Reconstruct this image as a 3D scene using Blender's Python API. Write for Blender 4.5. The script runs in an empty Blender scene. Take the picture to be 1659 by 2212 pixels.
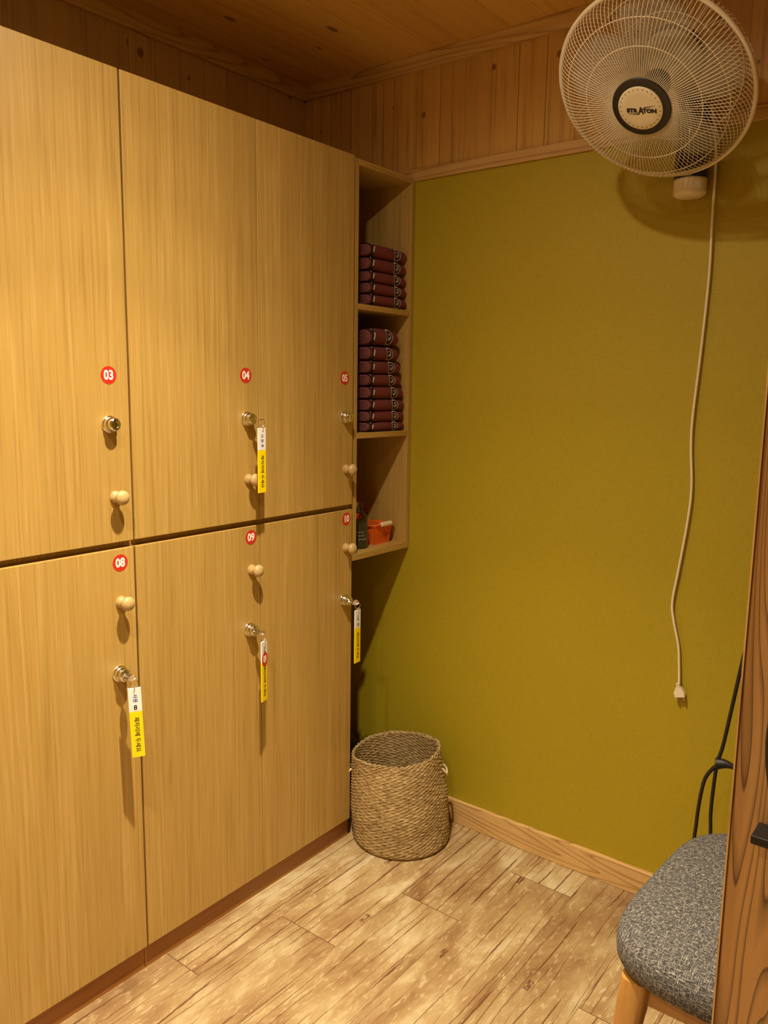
import bpy, bmesh, math, random
from mathutils import Vector, Matrix
import numpy as np
PI = math.pi
random.seed(7)
S = bpy.context.scene
COL = S.collection

# ------------------------------------------------------------------ camera
F_PX = 1735.1
cd = bpy.data.cameras.new('camera'); cam = bpy.data.objects.new('camera', cd); COL.objects.link(cam)
cd.sensor_fit = 'VERTICAL'; cd.sensor_height = 24.0; cd.lens = 24.0 * F_PX / 2212.0
cd.clip_start = 0.02
r_ = Vector((0.78988078, 0.61310092, 0.01398626)); u_ = Vector((-0.10491069, 0.11261985, 0.98808427))
f_ = Vector((-0.60422025, 0.78193608, -0.1532771))
M = Matrix((r_, u_, -f_)).transposed().to_4x4(); M.translation = Vector((1.4811, -2.0570, 1.3780))
cam.matrix_world = M
S.camera = cam

# ------------------------------------------------------------------ light
S.view_settings.view_transform = 'Standard'; S.view_settings.look = 'None'
S.view_settings.gamma = 1.0; S.view_settings.use_curve_mapping = False
S.view_settings.exposure = 0.0
w = bpy.data.worlds.new('world'); S.world = w; w.use_nodes = True
w.node_tree.nodes['Background'].inputs[0].default_value = (1.0, 0.72, 0.42, 1)
w.node_tree.nodes['Background'].inputs[1].default_value = 0.01
WARM = (1.0, 0.86, 0.60)

def spot(name, loc, power, radius=0.022, size=180, blend=0.02, color=WARM, aim=None):
    l = bpy.data.lights.new(name, 'SPOT'); l.energy = power; l.color = color
    l.spot_size = math.radians(size); l.spot_blend = blend; l.shadow_soft_size = radius
    # photometric profile of a recessed reflector lamp: intensity against the angle from straight down
    l.use_nodes = True; nt = l.node_tree; em = nt.nodes['Emission']
    tc = nt.nodes.new('ShaderNodeTexCoord'); sx = nt.nodes.new('ShaderNodeSeparateXYZ'); ab = nt.nodes.new('ShaderNodeMath'); ab.operation = 'ABSOLUTE'
    cr = nt.nodes.new('ShaderNodeValToRGB'); el = cr.color_ramp.elements
    prof = [(85, .01), (80, .035), (73, .09), (66, .125), (59, .165), (50, .275), (40, .55), (30, 1.2), (20, 2.0), (12, 2.3), (1, 2.35)]
    while len(el) < len(prof): el.new(0.5)
    for e, (a, v) in zip(el, prof):
        e.position = math.cos(math.radians(a)); e.color = (v, v, v, 1)
    nt.links.new(tc.outputs['Normal'], sx.inputs[0]); nt.links.new(sx.outputs[2], ab.inputs[0]); nt.links.new(ab.outputs[0], cr.inputs[0]); nt.links.new(cr.outputs[0], em.inputs['Strength'])
    o = bpy.data.objects.new(name, l); COL.objects.link(o); o.location = loc
    if aim: o.rotation_euler = (Vector(aim) - Vector(loc)).to_track_quat('-Z', 'Y').to_euler()
    return o
LAMPS = [((0.61, -1.15), 125), ((0.64, -1.72), 48), ((1.25, -2.75), 110)]  # last lamp is an unseen fill, added to even out the light
for (lx, ly), p in LAMPS:
    spot('downlight_beam', (lx, ly, 2.318), p)

# ------------------------------------------------------------------ node helper
class NT:
    def __init__(s, name):
        s.m = bpy.data.materials.new(name); s.m.use_nodes = True
        s.t = s.m.node_tree; s.b = s.t.nodes['Principled BSDF']
    def n(s, typ, ins=None, **kw):
        nd = s.t.nodes.new(typ)
        for k, v in kw.items(): setattr(nd, k, v)
        for k, v in (ins or {}).items():
            if isinstance(v, bpy.types.NodeSocket): s.t.links.new(v, nd.inputs[k])
            else: nd.inputs[k].default_value = v
        return nd
    def math(s, op, a, b=0.0, c=0.0, clamp=False):
        return s.n('ShaderNodeMath', {0: a, 1: b, 2: c}, operation=op, use_clamp=clamp).outputs[0]
    def obj(s, rand=True):
        tc = s.n('ShaderNodeTexCoord').outputs['Object']
        if not rand: return tc
        oi = s.n('ShaderNodeObjectInfo').outputs['Random']
        cx = s.n('ShaderNodeCombineXYZ', {0: s.math('MULTIPLY', oi, 3.0), 1: s.math('MULTIPLY', oi, 7.0), 2: s.math('MULTIPLY', oi, 11.0)}).outputs[0]
        return s.n('ShaderNodeVectorMath', {0: tc, 1: cx}, operation='ADD').outputs[0]
    def map(s, v, scale, loc=(0, 0, 0), rot=(0, 0, 0)):
        return s.n('ShaderNodeMapping', {'Vector': v, 'Scale': scale, 'Location': loc, 'Rotation': rot}).outputs[0]
    def noise(s, v, scale=1.0, detail=4.0, rough=0.6, dist=0.0):
        return s.n('ShaderNodeTexNoise', {'Vector': v, 'Scale': scale, 'Detail': detail, 'Roughness': rough, 'Distortion': dist}).outputs[0]
    def ramp(s, f, stops, interp='LINEAR'):
        nd = s.n('ShaderNodeValToRGB', {0: f}); cr = nd.color_ramp; cr.interpolation = interp
        while len(cr.elements) < len(stops): cr.elements.new(0.5)
        for e, (p, c) in zip(cr.elements, stops):
            e.position = p; e.color = (*c, 1) if len(c) == 3 else c
        return nd.outputs[0]
    def mix(s, f, a, b, mode='MIX'):
        nd = s.n('ShaderNodeMix', data_type='RGBA', blend_type=mode)
        for idx, v in ((0, f), (6, a), (7, b)):
            if isinstance(v, bpy.types.NodeSocket): s.t.links.new(v, nd.inputs[idx])
            else: nd.inputs[idx].default_value = (*v, 1) if isinstance(v, tuple) and len(v) == 3 else v
        return nd.outputs[2]
    def out(s, color=None, rough=0.5, bump=None, bs=0.2, bd=0.001, **kw):
        b = s.b
        if color is not None:
            if isinstance(color, bpy.types.NodeSocket): s.t.links.new(color, b.inputs['Base Color'])
            else: b.inputs['Base Color'].default_value = (*color, 1)
        if isinstance(rough, bpy.types.NodeSocket): s.t.links.new(rough, b.inputs['Roughness'])
        else: b.inputs['Roughness'].default_value = rough
        if bump is not None:
            bn = s.n('ShaderNodeBump', {'Height': bump, 'Strength': bs, 'Distance': bd})
            s.t.links.new(bn.outputs[0], b.inputs['Normal'])
        for k, v in kw.items(): b.inputs[k].default_value = v
        return s.m

def plain(name, c, rough=0.5, **kw):
    t = NT(name)
    f = t.noise(t.obj(False), 60.0, 2.0)
    col = t.mix(f, tuple(x * 0.94 for x in c), tuple(min(1, x * 1.06) for x in c))
    return t.out(col, rough, **kw)

def oak(name, base, axis='z', light=1.24, dark=0.90, rough=0.42):
    t = NT(name); v = t.obj()
    if axis == 'z': s1, s2, s3 = (14, 14, 0.75), (150, 150, 3.2), (5, 5, 0.5)
    elif axis == 'y': s1, s2, s3 = (14, 0.75, 14), (150, 3.2, 150), (5, .5, 5)
    else: s1, s2, s3 = (0.75, 14, 14), (4.5, 170, 170), (.5, 5, 5)
    a = t.noise(t.map(v, s1), 1.0, 5.0, 0.62, 0.9)
    b = t.noise(t.map(v, s2), 1.0, 3.0, 0.6, 0.25)
    c = t.noise(t.map(v, s3), 1.0, 2.0, 0.5, 0.3)
    d = tuple(x * dark for x in base); l = (min(1, base[0] * light), min(1, base[1] * light * 1.04), base[2] * light * 1.35)
    col = t.ramp(a, [(0.30, d), (0.47, base), (0.60, base), (0.80, l)])
    fine = t.ramp(b, [(0.34, (0.62, 0.57, 0.48)), (0.46, (1, 1, 1)), (0.6, (1, 1, 1)), (0.72, (1.0, 1.0, 1.0))])
    col = t.mix(0.42, col, fine, 'MULTIPLY')
    li = t.math('MULTIPLY', t.ramp(b, [(0.53, (0, 0, 0)), (0.62, (1, 1, 1))]), t.ramp(a, [(0.40, (0.35,) * 3), (0.60, (1, 1, 1))]))
    col = t.mix(t.math('MULTIPLY', li, 0.55), col, l)
    tone = t.ramp(c, [(0.3, (0.93, 0.92, 0.90)), (0.7, (1.04, 1.04, 1.04))])
    col = t.mix(1.0, col, tone, 'MULTIPLY')
    return t.out(col, rough, bump=b, bs=0.12, bd=0.0005)

def pine(name, base, axis='z', freq=34.0, contrast=0.5, rough=0.5, knots=True):
    """lines of growth rings running along one axis"""
    t = NT(name); v = t.obj()
    sc = {'z': (1, 1, 0.10), 'x': (0.10, 1, 1), 'y': (1, 0.10, 1)}[axis]
    vv = t.map(v, sc)
    n0 = t.noise(vv, 5.5, 2.0, 0.5, 0.25)
    sx = t.n('ShaderNodeSeparateXYZ', {0: vv})
    lin = t.math('ADD', sx.outputs['Z' if axis != 'z' else 'X'], t.math('MULTIPLY', sx.outputs[1], 0.7))
    ph = t.math('ADD', t.math('MULTIPLY', lin, freq * 0.35), t.math('MULTIPLY', n0, freq * 0.30))
    fr = t.math('FRACT', ph)
    fine = t.noise(t.map(v, tuple(120 * q for q in sc)), 1.0, 3.0)
    d = (base[0] * contrast, base[1] * contrast * 0.86, base[2] * contrast * 0.7)
    col = t.ramp(fr, [(0.0, base), (0.55, tuple(x * 1.04 for x in base)), (0.86, tuple((x + y) / 2 for x, y in zip(base, d))), (0.94, d), (1.0, base)])
    col = t.mix(0.35, col, t.ramp(fine, [(0.3, (0.75, 0.7, 0.62)), (0.6, (1, 1, 1))]), 'MULTIPLY')
    return t.out(col, rough, bump=fine, bs=0.1, bd=0.0005)

def cladding(name, base, axis, pitch, off=0.0, run='z', seam_k=0.75, flat=0.0):
    """tongue and groove pine boards: seams every pitch along axis, grain along run, knots"""
    t = NT(name); v = t.obj(False)
    sx = t.n('ShaderNodeSeparateXYZ', {0: v}); q = {'x': 0, 'y': 1, 'z': 2}
    u = t.math('DIVIDE', t.math('ADD', sx.outputs[q[axis]], off + 50 * pitch), pitch)
    k = t.math('FLOOR', u); fr = t.math('FRACT', u)
    e = t.math('MINIMUM', fr, t.math('SUBTRACT', 1.0, fr))
    rnd = t.n('ShaderNodeTexWhiteNoise', {'W': k}, noise_dimensions='1D').outputs[0]
    seam_w = t.math('MULTIPLY', t.math('GREATER_THAN', rnd, 0.45), 0.016)
    seam = t.math('LESS_THAN', e, t.math('ADD', seam_w, 0.006))
    cx = t.n('ShaderNodeCombineXYZ', {0: t.math('MULTIPLY', rnd, 9.0), 1: t.math('MULTIPLY', rnd, 4.0), 2: t.math('MULTIPLY', rnd, 13.0)}).outputs[0]
    vo = t.n('ShaderNodeVectorMath', {0: v, 1: cx}, operation='ADD').outputs[0]
    sc = {'z': (60, 60, 2.0), 'y': (60, 2.0, 60)}[run]
    g = t.noise(t.map(vo, sc), 1.0, 5.0, 0.6, 0.6)
    d = tuple(a * b for a, b in zip(base, (0.60, 0.52, 0.42)))
    col = t.ramp(g, [(0.28, d), (0.45, base), (0.7, tuple(min(1, a * 1.12) for a in base))])
    col = t.mix(flat, col, base)
    tint = t.ramp(rnd, [(0.0, (0.84, 0.78, 0.72)), (0.35, (1, 1, 1)), (0.7, (1.05, 1.02, 0.96)), (1.0, (0.93, 0.9, 0.84))])
    col = t.mix(1.0, col, tint, 'MULTIPLY')
    ks = {'z': (8, 8, 6.5), 'y': (9, 4.2, 9)}[run]
    sv = t.n('ShaderNodeSeparateXYZ', {0: vo})
    pv = t.n('ShaderNodeCombineXYZ', {0: t.math('MULTIPLY', sv.outputs[q[axis]], ks[q[axis]]), 1: t.math('MULTIPLY', sv.outputs[q[run]], ks[q[run]])}).outputs[0]
    vor = t.n('ShaderNodeTexVoronoi', {'Vector': pv, 'Scale': 1.0, 'Randomness': 1.0}, voronoi_dimensions='2D')
    kd = t.math('ADD', vor.outputs['Distance'], t.math('MULTIPLY', t.math('SUBTRACT', g, 0.5), 0.08))
    rsel = t.n('ShaderNodeSeparateXYZ', {0: vor.outputs['Color']}).outputs[0]
    size = t.math('MULTIPLY', t.math('MAXIMUM', t.math('SUBTRACT', rsel, 0.45), 0.0), 0.19)
    kf = t.math('MULTIPLY', t.math('DIVIDE', t.math('SUBTRACT', size, kd), 0.03, clamp=True), 0.75)
    col = t.mix(kf, col, tuple(a * b for a, b in zip(base, (0.22, 0.14, 0.08))))
    col = t.mix(t.math('MULTIPLY', seam, seam_k), col, tuple(a * b for a, b in zip(base, (0.25, 0.18, 0.1))))
    return t.out(col, 0.5, bump=t.math('SUBTRACT', 1.0, seam), bs=0.5, bd=0.002)

def floor_mat():
    t = NT('rustic_vinyl_plank'); v = t.obj(False)
    sx = t.n('ShaderNodeSeparateXYZ', {0: v}); X, Y = sx.outputs[0], sx.outputs[1]
    W_, L_ = 0.1865, 0.9144
    cu = t.math('DIVIDE', t.math('ADD', X, 0.083), W_); k = t.math('FLOOR', cu); fx = t.math('FRACT', cu)
    yy = t.math('SUBTRACT', t.math('ADD', Y, 0.966), t.math('MULTIPLY', k, 0.277))
    cv = t.math('DIVIDE', yy, L_); r = t.math('FLOOR', cv); fy = t.math('FRACT', cv)
    ex = t.math('MULTIPLY', t.math('MINIMUM', fx, t.math('SUBTRACT', 1.0, fx)), W_)
    ey = t.math('MULTIPLY', t.math('MINIMUM', fy, t.math('SUBTRACT', 1.0, fy)), L_)
    seam = t.math('LESS_THAN', t.math('MINIMUM', t.math('MULTIPLY', ex, 2.0), ey), 0.0011)
    kr = t.n('ShaderNodeCombineXYZ', {0: k, 1: r})
    wn = t.n('ShaderNodeTexWhiteNoise', {'Vector': kr.outputs[0]}, noise_dimensions='3D')
    rv = t.n('ShaderNodeVectorMath', {0: wn.outputs['Color'], 1: (7, 9, 11)}, operation='MULTIPLY').outputs[0]
    vo = t.n('ShaderNodeVectorMath', {0: v, 1: rv}, operation='ADD').outputs[0]
    # broad tone
    a = t.noise(t.map(vo, (8, 3.4, 1)), 1.0, 6.0, 0.62, 0.4)
    col = t.ramp(a, [(0.30, (0.24, 0.125, 0.056)), (0.43, (0.35, 0.220, 0.103)), (0.55, (0.46, 0.33, 0.170)), (0.68, (0.63, 0.53, 0.34))])
    # patchy chalky wear in short strokes
    b = t.noise(t.map(vo, (75, 26, 1)), 1.0, 5.0, 0.7, 0.5)
    col = t.mix(t.math('MULTIPLY', t.ramp(b, [(0.54, (0, 0, 0)), (0.68, (1, 1, 1))]), 0.6), col, (0.74, 0.62, 0.40))
    col = t.mix(t.math('MULTIPLY', t.ramp(b, [(0.28, (1, 1, 1)), (0.40, (0, 0, 0))]), 0.35), col, (0.33, 0.19, 0.08))
    # drying cracks: thin wiggly lines along the plank
    vs_ = t.n('ShaderNodeSeparateXYZ', {0: vo})
    def crack(N, amp, wave, wdt, lo, hi, seed, jag):
        wob = t.noise(t.map(vo, (5, wave, 1), loc=(seed, seed * 2.1, 0)), 1.0, 2.0, 0.5)
        jg = t.noise(t.map(vo, (60, 38, 1), loc=(seed, 0, 0)), 1.0, 3.0, 0.6)
        u = t.math('ADD', t.math('MULTIPLY', vs_.outputs[0], N), t.math('ADD', t.math('MULTIPLY', wob, amp), t.math('MULTIPLY', jg, jag)))
        li = t.math('FLOOR', u); f = t.math('ABSOLUTE', t.math('SUBTRACT', t.math('FRACT', u), 0.5))
        lr = t.n('ShaderNodeTexWhiteNoise', {'W': t.math('ADD', li, seed)}, noise_dimensions='1D').outputs[0]
        cxy = t.n('ShaderNodeCombineXYZ', {0: t.math('MULTIPLY', lr, 40.0), 1: t.math('MULTIPLY', vs_.outputs[1], 3.2), 2: seed}).outputs[0]
        msk = t.ramp(t.noise(cxy, 1.0, 3.0, 0.6), [(lo, (0, 0, 0)), (hi, (1, 1, 1))])
        wv = t.math('MULTIPLY', t.math('MULTIPLY', msk, wdt), N)
        return t.math('MULTIPLY', t.math('MULTIPLY', t.math('SUBTRACT', 1.0, t.math('DIVIDE', f, t.math('ADD', wv, 1e-4)), clamp=True), 2.0, clamp=True), t.math('POWER', msk, 0.5), clamp=True)
    c1 = crack(19, 1.6, 1.1, 0.0030, 0.43, 0.58, 3.3, 0.10)
    c2 = crack(43, 3.2, 1.3, 0.0015, 0.42, 0.58, 7.7, 0.22)
    c3 = crack(95, 6.0, 1.7, 0.0007, 0.50, 0.68, 11.1, 0.40)
    cr = t.math('MAXIMUM', c1, t.math('MAXIMUM', t.math('MULTIPLY', c2, 0.8), t.math('MULTIPLY', c3, 0.5)))
    col = t.mix(t.math('MULTIPLY', cr, 0.85), col, (0.13, 0.042, 0.014))
    # nail knots
    vor = t.n('ShaderNodeTexVoronoi', {'Vector': t.map(vo, (8, 3.1, 1)), 'Scale': 1.0}, distance='CHEBYCHEV', voronoi_dimensions='2D')
    vx = t.n('ShaderNodeSeparateXYZ', {0: vor.outputs['Color']}).outputs[0]
    kn = t.math('MULTIPLY', t.math('LESS_THAN', vor.outputs['Distance'], 0.055), t.math('GREATER_THAN', vx, 0.68))
    kn = t.math('MULTIPLY', kn, t.math('GREATER_THAN', t.noise(t.map(vo, (260, 60, 1)), 1.0, 2.0), 0.47))
    col = t.mix(t.math('MULTIPLY', kn, 0.8), col, (0.10, 0.03, 0.01))
    col = t.mix(t.math('MULTIPLY', seam, 0.8), col, (0.10, 0.035, 0.015))
    tone = t.ramp(wn.outputs[0], [(0.0, (0.84, 0.80, 0.76)), (1.0, (1.06, 1.06, 1.06))])
    col = t.mix(1.0, col, tone, 'MULTIPLY')
    h = t.math('SUBTRACT', b, t.math('ADD', t.math('MULTIPLY', cr, 1.2), seam))
    return t.out(col, t.ramp(b, [(0.3, (0.5,) * 3), (0.7, (0.36,) * 3)]), bump=h, bs=0.35, bd=0.0012)

def green_mat():
    t = NT('olive_wallpaper'); v = t.obj(False)
    a = t.noise(t.map(v, (900, 1, 40)), 1.0, 2.0); b = t.noise(t.map(v, (40, 1, 900)), 1.0, 2.0)
    ab = t.math('ADD', a, b)
    c = t.noise(t.map(v, (2, 1, 1.5)), 1.0, 3.0)
    col = t.ramp(ab, [(0.7, (0.315, 0.240, 0.005)), (1.3, (0.40, 0.305, 0.009))])
    col = t.mix(1.0, col, t.ramp(c, [(0.3, (0.96, 0.97, 0.9)), (0.7, (1.04, 1.02, 1.05))]), 'MULTIPLY')
    return t.out(col, 0.62, bump=ab, bs=0.25, bd=0.0006)

def tweed_mat():
    t = NT('grey_tweed'); v = t.obj(False)
    sx = t.n('ShaderNodeSeparateXYZ', {0: v})
    nv = t.n('ShaderNodeSeparateXYZ', {0: t.n('ShaderNodeTexCoord').outputs['Normal']})
    ax_, ay_, az_ = (t.math('ABSOLUTE', nv.outputs[i]) for i in range(3))
    isz = t.math('GREATER_THAN', az_, 0.55); isx = t.math('GREATER_THAN', ax_, ay_)
    mixf = lambda f, a, b: t.math('ADD', t.math('MULTIPLY', a, t.math('SUBTRACT', 1.0, f)), t.math('MULTIPLY', b, f))
    u = mixf(isz, mixf(isx, sx.outputs[0], sx.outputs[1]), sx.outputs[0]); vv = mixf(isz, sx.outputs[2], sx.outputs[1])
    warp = t.noise(t.obj(False), 9.0, 2.0)
    u = t.math('ADD', u, t.math('MULTIPLY', warp, 0.004)); vv = t.math('ADD', vv, t.math('MULTIPLY', warp, 0.004))
    p = t.n('ShaderNodeCombineXYZ', {0: u, 1: vv}).outputs[0]
    a = t.noise(t.map(p, (400, 95, 1)), 1.0, 2.0, 0.7); b = t.noise(t.map(p, (95, 400, 1)), 1.0, 2.0, 0.7)
    wu = t.math('MULTIPLY', t.math('SUBTRACT', t.math('ABSOLUTE', t.math('SINE', t.math('MULTIPLY', u, 1050.0))), 0.5), 0.10)
    wv_ = t.math('MULTIPLY', t.math('SUBTRACT', t.math('ABSOLUTE', t.math('SINE', t.math('MULTIPLY', vv, 1050.0))), 0.5), 0.10)
    a = t.math('ADD', a, wu); b = t.math('ADD', b, wv_)
    a2 = t.noise(t.map(p, (150, 900, 1)), 1.0, 1.0, 0.7)
    m = t.math('MAXIMUM', a, b)
    m = t.math('ADD', m, t.math('MULTIPLY', t.math('SUBTRACT', a2, 0.5), 0.35))
    col = t.ramp(m, [(0.44, (0.022, 0.021, 0.025)), (0.56, (0.085, 0.078, 0.078)), (0.68, (0.26, 0.235, 0.21)), (0.84, (0.62, 0.56, 0.49))])
    return t.out(col, 0.95, bump=m, bs=0.8, bd=0.0015)

def seagrass_mat():
    t = NT('seagrass'); v = t.obj()
    a = t.noise(t.map(v, (60, 60, 200)), 1.0, 3.0); b = t.noise(v, 14.0, 3.0)
    col = t.ramp(a, [(0.25, (0.15, 0.088, 0.034)), (0.48, (0.38, 0.265, 0.118)), (0.72, (0.60, 0.46, 0.25))])
    col = t.mix(1.0, col, t.ramp(b, [(0.3, (0.80, 0.74, 0.68)), (0.6, (1.05, 1.03, 1.0))]), 'MULTIPLY')
    return t.out(col, 0.8, bump=a, bs=0.5, bd=0.001)

def towel_mat(name, c):
    t = NT(name); v = t.obj()
    a = t.noise(t.map(v, (1, 1, 1)), 900.0, 2.0); b = t.noise(v, 30.0, 2.0)
    col = t.ramp(a, [(0.3, tuple(x * 0.7 for x in c)), (0.7, tuple(x * 1.25 for x in c))])
    return t.out(col, 0.95, bump=t.math('ADD', a, b), bs=0.6, bd=0.002)

OAK = oak('oak_laminate', (0.468, 0.290, 0.078), 'z')
OAK_H = oak('oak_laminate_level', (0.468, 0.290, 0.078), 'y')
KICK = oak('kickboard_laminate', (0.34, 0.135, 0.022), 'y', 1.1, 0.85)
INNER = plain('carcass_edge_dark', (0.16, 0.055, 0.012), 0.6)
PINE_WALL = cladding('pine_cladding', (0.57, 0.335, 0.090), 'x', 0.0845, 0.0065)
PINE_LEFT = cladding('pine_cladding_left', (0.50, 0.300, 0.085), 'y', 0.0845, seam_k=0.35, flat=0.3)
PINE_CEIL = cladding('pine_ceiling_boards', (0.68, 0.40, 0.105), 'x', 0.112, 0.02, 'y', 0.28, 0.35)
PINE_X = pine('pine_trim', (0.58, 0.36, 0.13), 'x', 60, 0.62)
PINE_BASE = pine('pine_baseboard', (0.66, 0.42, 0.17), 'x', 190, 0.55)
PINE_Y = pine('pine_trim_side', (0.58, 0.36, 0.13), 'y', 60, 0.62)
BOARD = pine('stained_board', (0.40, 0.205, 0.065), 'z', 250, 0.22, 0.4)
PINE_Z = pine('pine_edge', (0.55, 0.32, 0.12), 'z', 60, 0.7)
GREEN = green_mat(); FLOOR = floor_mat(); TWEED = tweed_mat(); GRASS = seagrass_mat()
CREAM = plain('cream_wall', (0.55, 0.42, 0.22), 0.7)
KNOB = oak('turned_beech', (0.52, 0.355, 0.15), 'x', 1.1, 0.86, 0.3)
LEGW = oak('beech_leg', (0.46, 0.235, 0.058), 'z', 1.08, 0.85, 0.35)
CHROME = plain('chrome', (0.80, 0.78, 0.74), 0.12, Metallic=1.0)
STEEL = plain('nickel_wire', (0.75, 0.68, 0.58), 0.22, Metallic=1.0)
BLACK = plain('black_gloss', (0.010, 0.009, 0.010), 0.12)
BLACKM = plain('black_satin', (0.018, 0.014, 0.012), 0.42)
RUBBER = plain('black_rubber', (0.013, 0.010, 0.009), 0.5)
IRON = plain('wrought_iron', (0.020, 0.017, 0.016), 0.38, Metallic=0.6)
WHITEP = plain('cream_plastic', (0.80, 0.70, 0.52), 0.35)
WIREW = plain('cream_coated_wire', (0.82, 0.72, 0.54), 0.35)
GREYBL = plain('smoked_clear_blade', (0.62, 0.62, 0.58), 0.25, Alpha=0.32)
RED = plain('red_sticker', (0.56, 0.030, 0.014), 0.4)
WTXT = plain('white_print', (0.95, 0.92, 0.86), 0.5)
YEL = plain('yellow_acrylic', (0.95, 0.72, 0.004), 0.22)
TAGW = plain('white_acrylic', (0.86, 0.84, 0.86), 0.25)
INK = plain('black_ink', (0.02, 0.012, 0.015), 0.5)
BLUEINK = plain('blue_ink', (0.04, 0.04, 0.32), 0.5)
MAROON = towel_mat('maroon_terry', (0.17, 0.030, 0.030))
MAROOND = towel_mat('maroon_terry_inside', (0.10, 0.022, 0.030))
PIPING = towel_mat('towel_piping', (0.26, 0.10, 0.09))
DARKBAND = towel_mat('woven_dark_band', (0.018, 0.008, 0.007))
CREAMTH = towel_mat('cream_thread', (0.62, 0.47, 0.36))
ORANGE = plain('orange_plastic', (0.80, 0.13, 0.012), 0.35)
IVORY = plain('ivory_grip', (0.72, 0.60, 0.40), 0.4)
t_ = NT('clear_bottle'); GLASSP = t_.out((0.82, 0.84, 0.72), 0.06, **{'Transmission Weight': 1.0, 'IOR': 1.45})
t_ = NT('lotion_liquid'); LIQ = t_.out((0.20, 0.19, 0.12), 0.1, **{'Transmission Weight': 0.55, 'IOR': 1.33})
t_ = NT('lamp_glow'); t_.b.inputs['Emission Color'].default_value = (1, 0.85, 0.6, 1); t_.b.inputs['Emission Strength'].default_value = 6.0; GLOW = t_.out((0.9, 0.85, 0.7), 0.5)

# ------------------------------------------------------------------ mesh helpers
def link(name, me, mats, parent=None, smooth=False):
    if not isinstance(mats, (list, tuple)): mats = [mats]
    for m in mats: me.materials.append(m)
    if smooth:
        for p in me.polygons: p.use_smooth = True
    o = bpy.data.objects.new(name, me); COL.objects.link(o)
    if parent: o.parent = parent
    return o
def mesh(name, bm, mats, parent=None, smooth=False, auto=None):
    bmesh.ops.recalc_face_normals(bm, faces=bm.faces)
    me = bpy.data.meshes.new(name); bm.to_mesh(me); bm.free()
    o = link(name, me, mats, parent, smooth)
    if auto is not None:
        for p in me.polygons: p.use_smooth = True
        me.set_sharp_from_angle(angle=math.radians(auto))
    return o
def box(bm, a, b, bev=0.0, mi=0, seg=2):
    g = bmesh.ops.create_cube(bm, size=1.0); vs = g['verts']
    c = [(x + y) / 2 for x, y in zip(a, b)]; d = [abs(y - x) for x, y in zip(a, b)]
    for v in vs: v.co = Vector([c[i] + v.co[i] * d[i] for i in range(3)])
    fs = set(f for v in vs for f in v.link_faces)
    for f in fs: f.material_index = mi
    if bev > 0:
        es = list(set(e for v in vs for e in v.link_edges))
        r = bmesh.ops.bevel(bm, geom=es, offset=bev, segments=seg, affect='EDGES', profile=0.5)
        for f in r['faces']: f.material_index = mi
    return bm
def B(a, b, bev=0.0):
    return box(bmesh.new(), a, b, bev)
def lathe(bm, prof, seg=32, mat=None, mi=0, cap=True):
    """prof: (r, h) list about +z; mat places it"""
    mat = mat or Matrix.Identity(4); rings = []
    for r, h in prof:
        rings.append([bm.verts.new(mat @ Vector((r * math.cos(2 * PI * i / seg), r * math.sin(2 * PI * i / seg), h))) for i in range(seg)])
    for a, b in zip(rings, rings[1:]):
        for i in range(seg):
            f = bm.faces.new((a[i], a[(i + 1) % seg], b[(i + 1) % seg], b[i])); f.material_index = mi
    if cap:
        for rg, rev in ((rings[0], True), (rings[-1], False)):
            if True:
                f = bm.faces.new(list(reversed(rg)) if rev else rg); f.material_index = mi
    return bm
def tube(bm, pts, rad, seg=8, closed=False, mi=0, cap=True):
    pts = [Vector(p) for p in pts]; n = len(pts)
    rads = rad if isinstance(rad, (list, tuple)) else [rad] * n
    rings = []; up = None
    for i, p in enumerate(pts):
        if closed: tg = (pts[(i + 1) % n] - pts[i - 1])
        else: tg = pts[min(i + 1, n - 1)] - pts[max(i - 1, 0)]
        tg = tg.normalized() if tg.length > 1e-9 else Vector((0, 0, 1))
        if up is None:
            up = Vector((0, 0, 1)) if abs(tg.z) < 0.9 else Vector((1, 0, 0))
        x = (up - tg * up.dot(tg)).normalized(); y = tg.cross(x); up = x
        rings.append([bm.verts.new(p + (x * math.cos(2 * PI * k / seg) + y * math.sin(2 * PI * k / seg)) * rads[i]) for k in range(seg)])
    rng = range(n) if closed else range(n - 1)
    for i in rng:
        a, b = rings[i], rings[(i + 1) % n]
        for k in range(seg):
            f = bm.faces.new((a[k], a[(k + 1) % seg], b[(k + 1) % seg], b[k])); f.material_index = mi
    if not closed and cap:
        bm.faces.new(list(reversed(rings[0]))).material_index = mi; bm.faces.new(rings[-1]).material_index = mi
    return bm
def spline(pts, n=8):
    P = [Vector(p) for p in pts]; out = []
    for i in range(len(P) - 1):
        p0, p1, p2, p3 = P[max(i - 1, 0)], P[i], P[i + 1], P[min(i + 2, len(P) - 1)]
        for j in range(n):
            t = j / n
            out.append(0.5 * ((2 * p1) + (-p0 + p2) * t + (2 * p0 - 5 * p1 + 4 * p2 - p3) * t * t + (-p0 + 3 * p1 - 3 * p2 + p3) * t ** 3))
    out.append(P[-1]); return out
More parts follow.
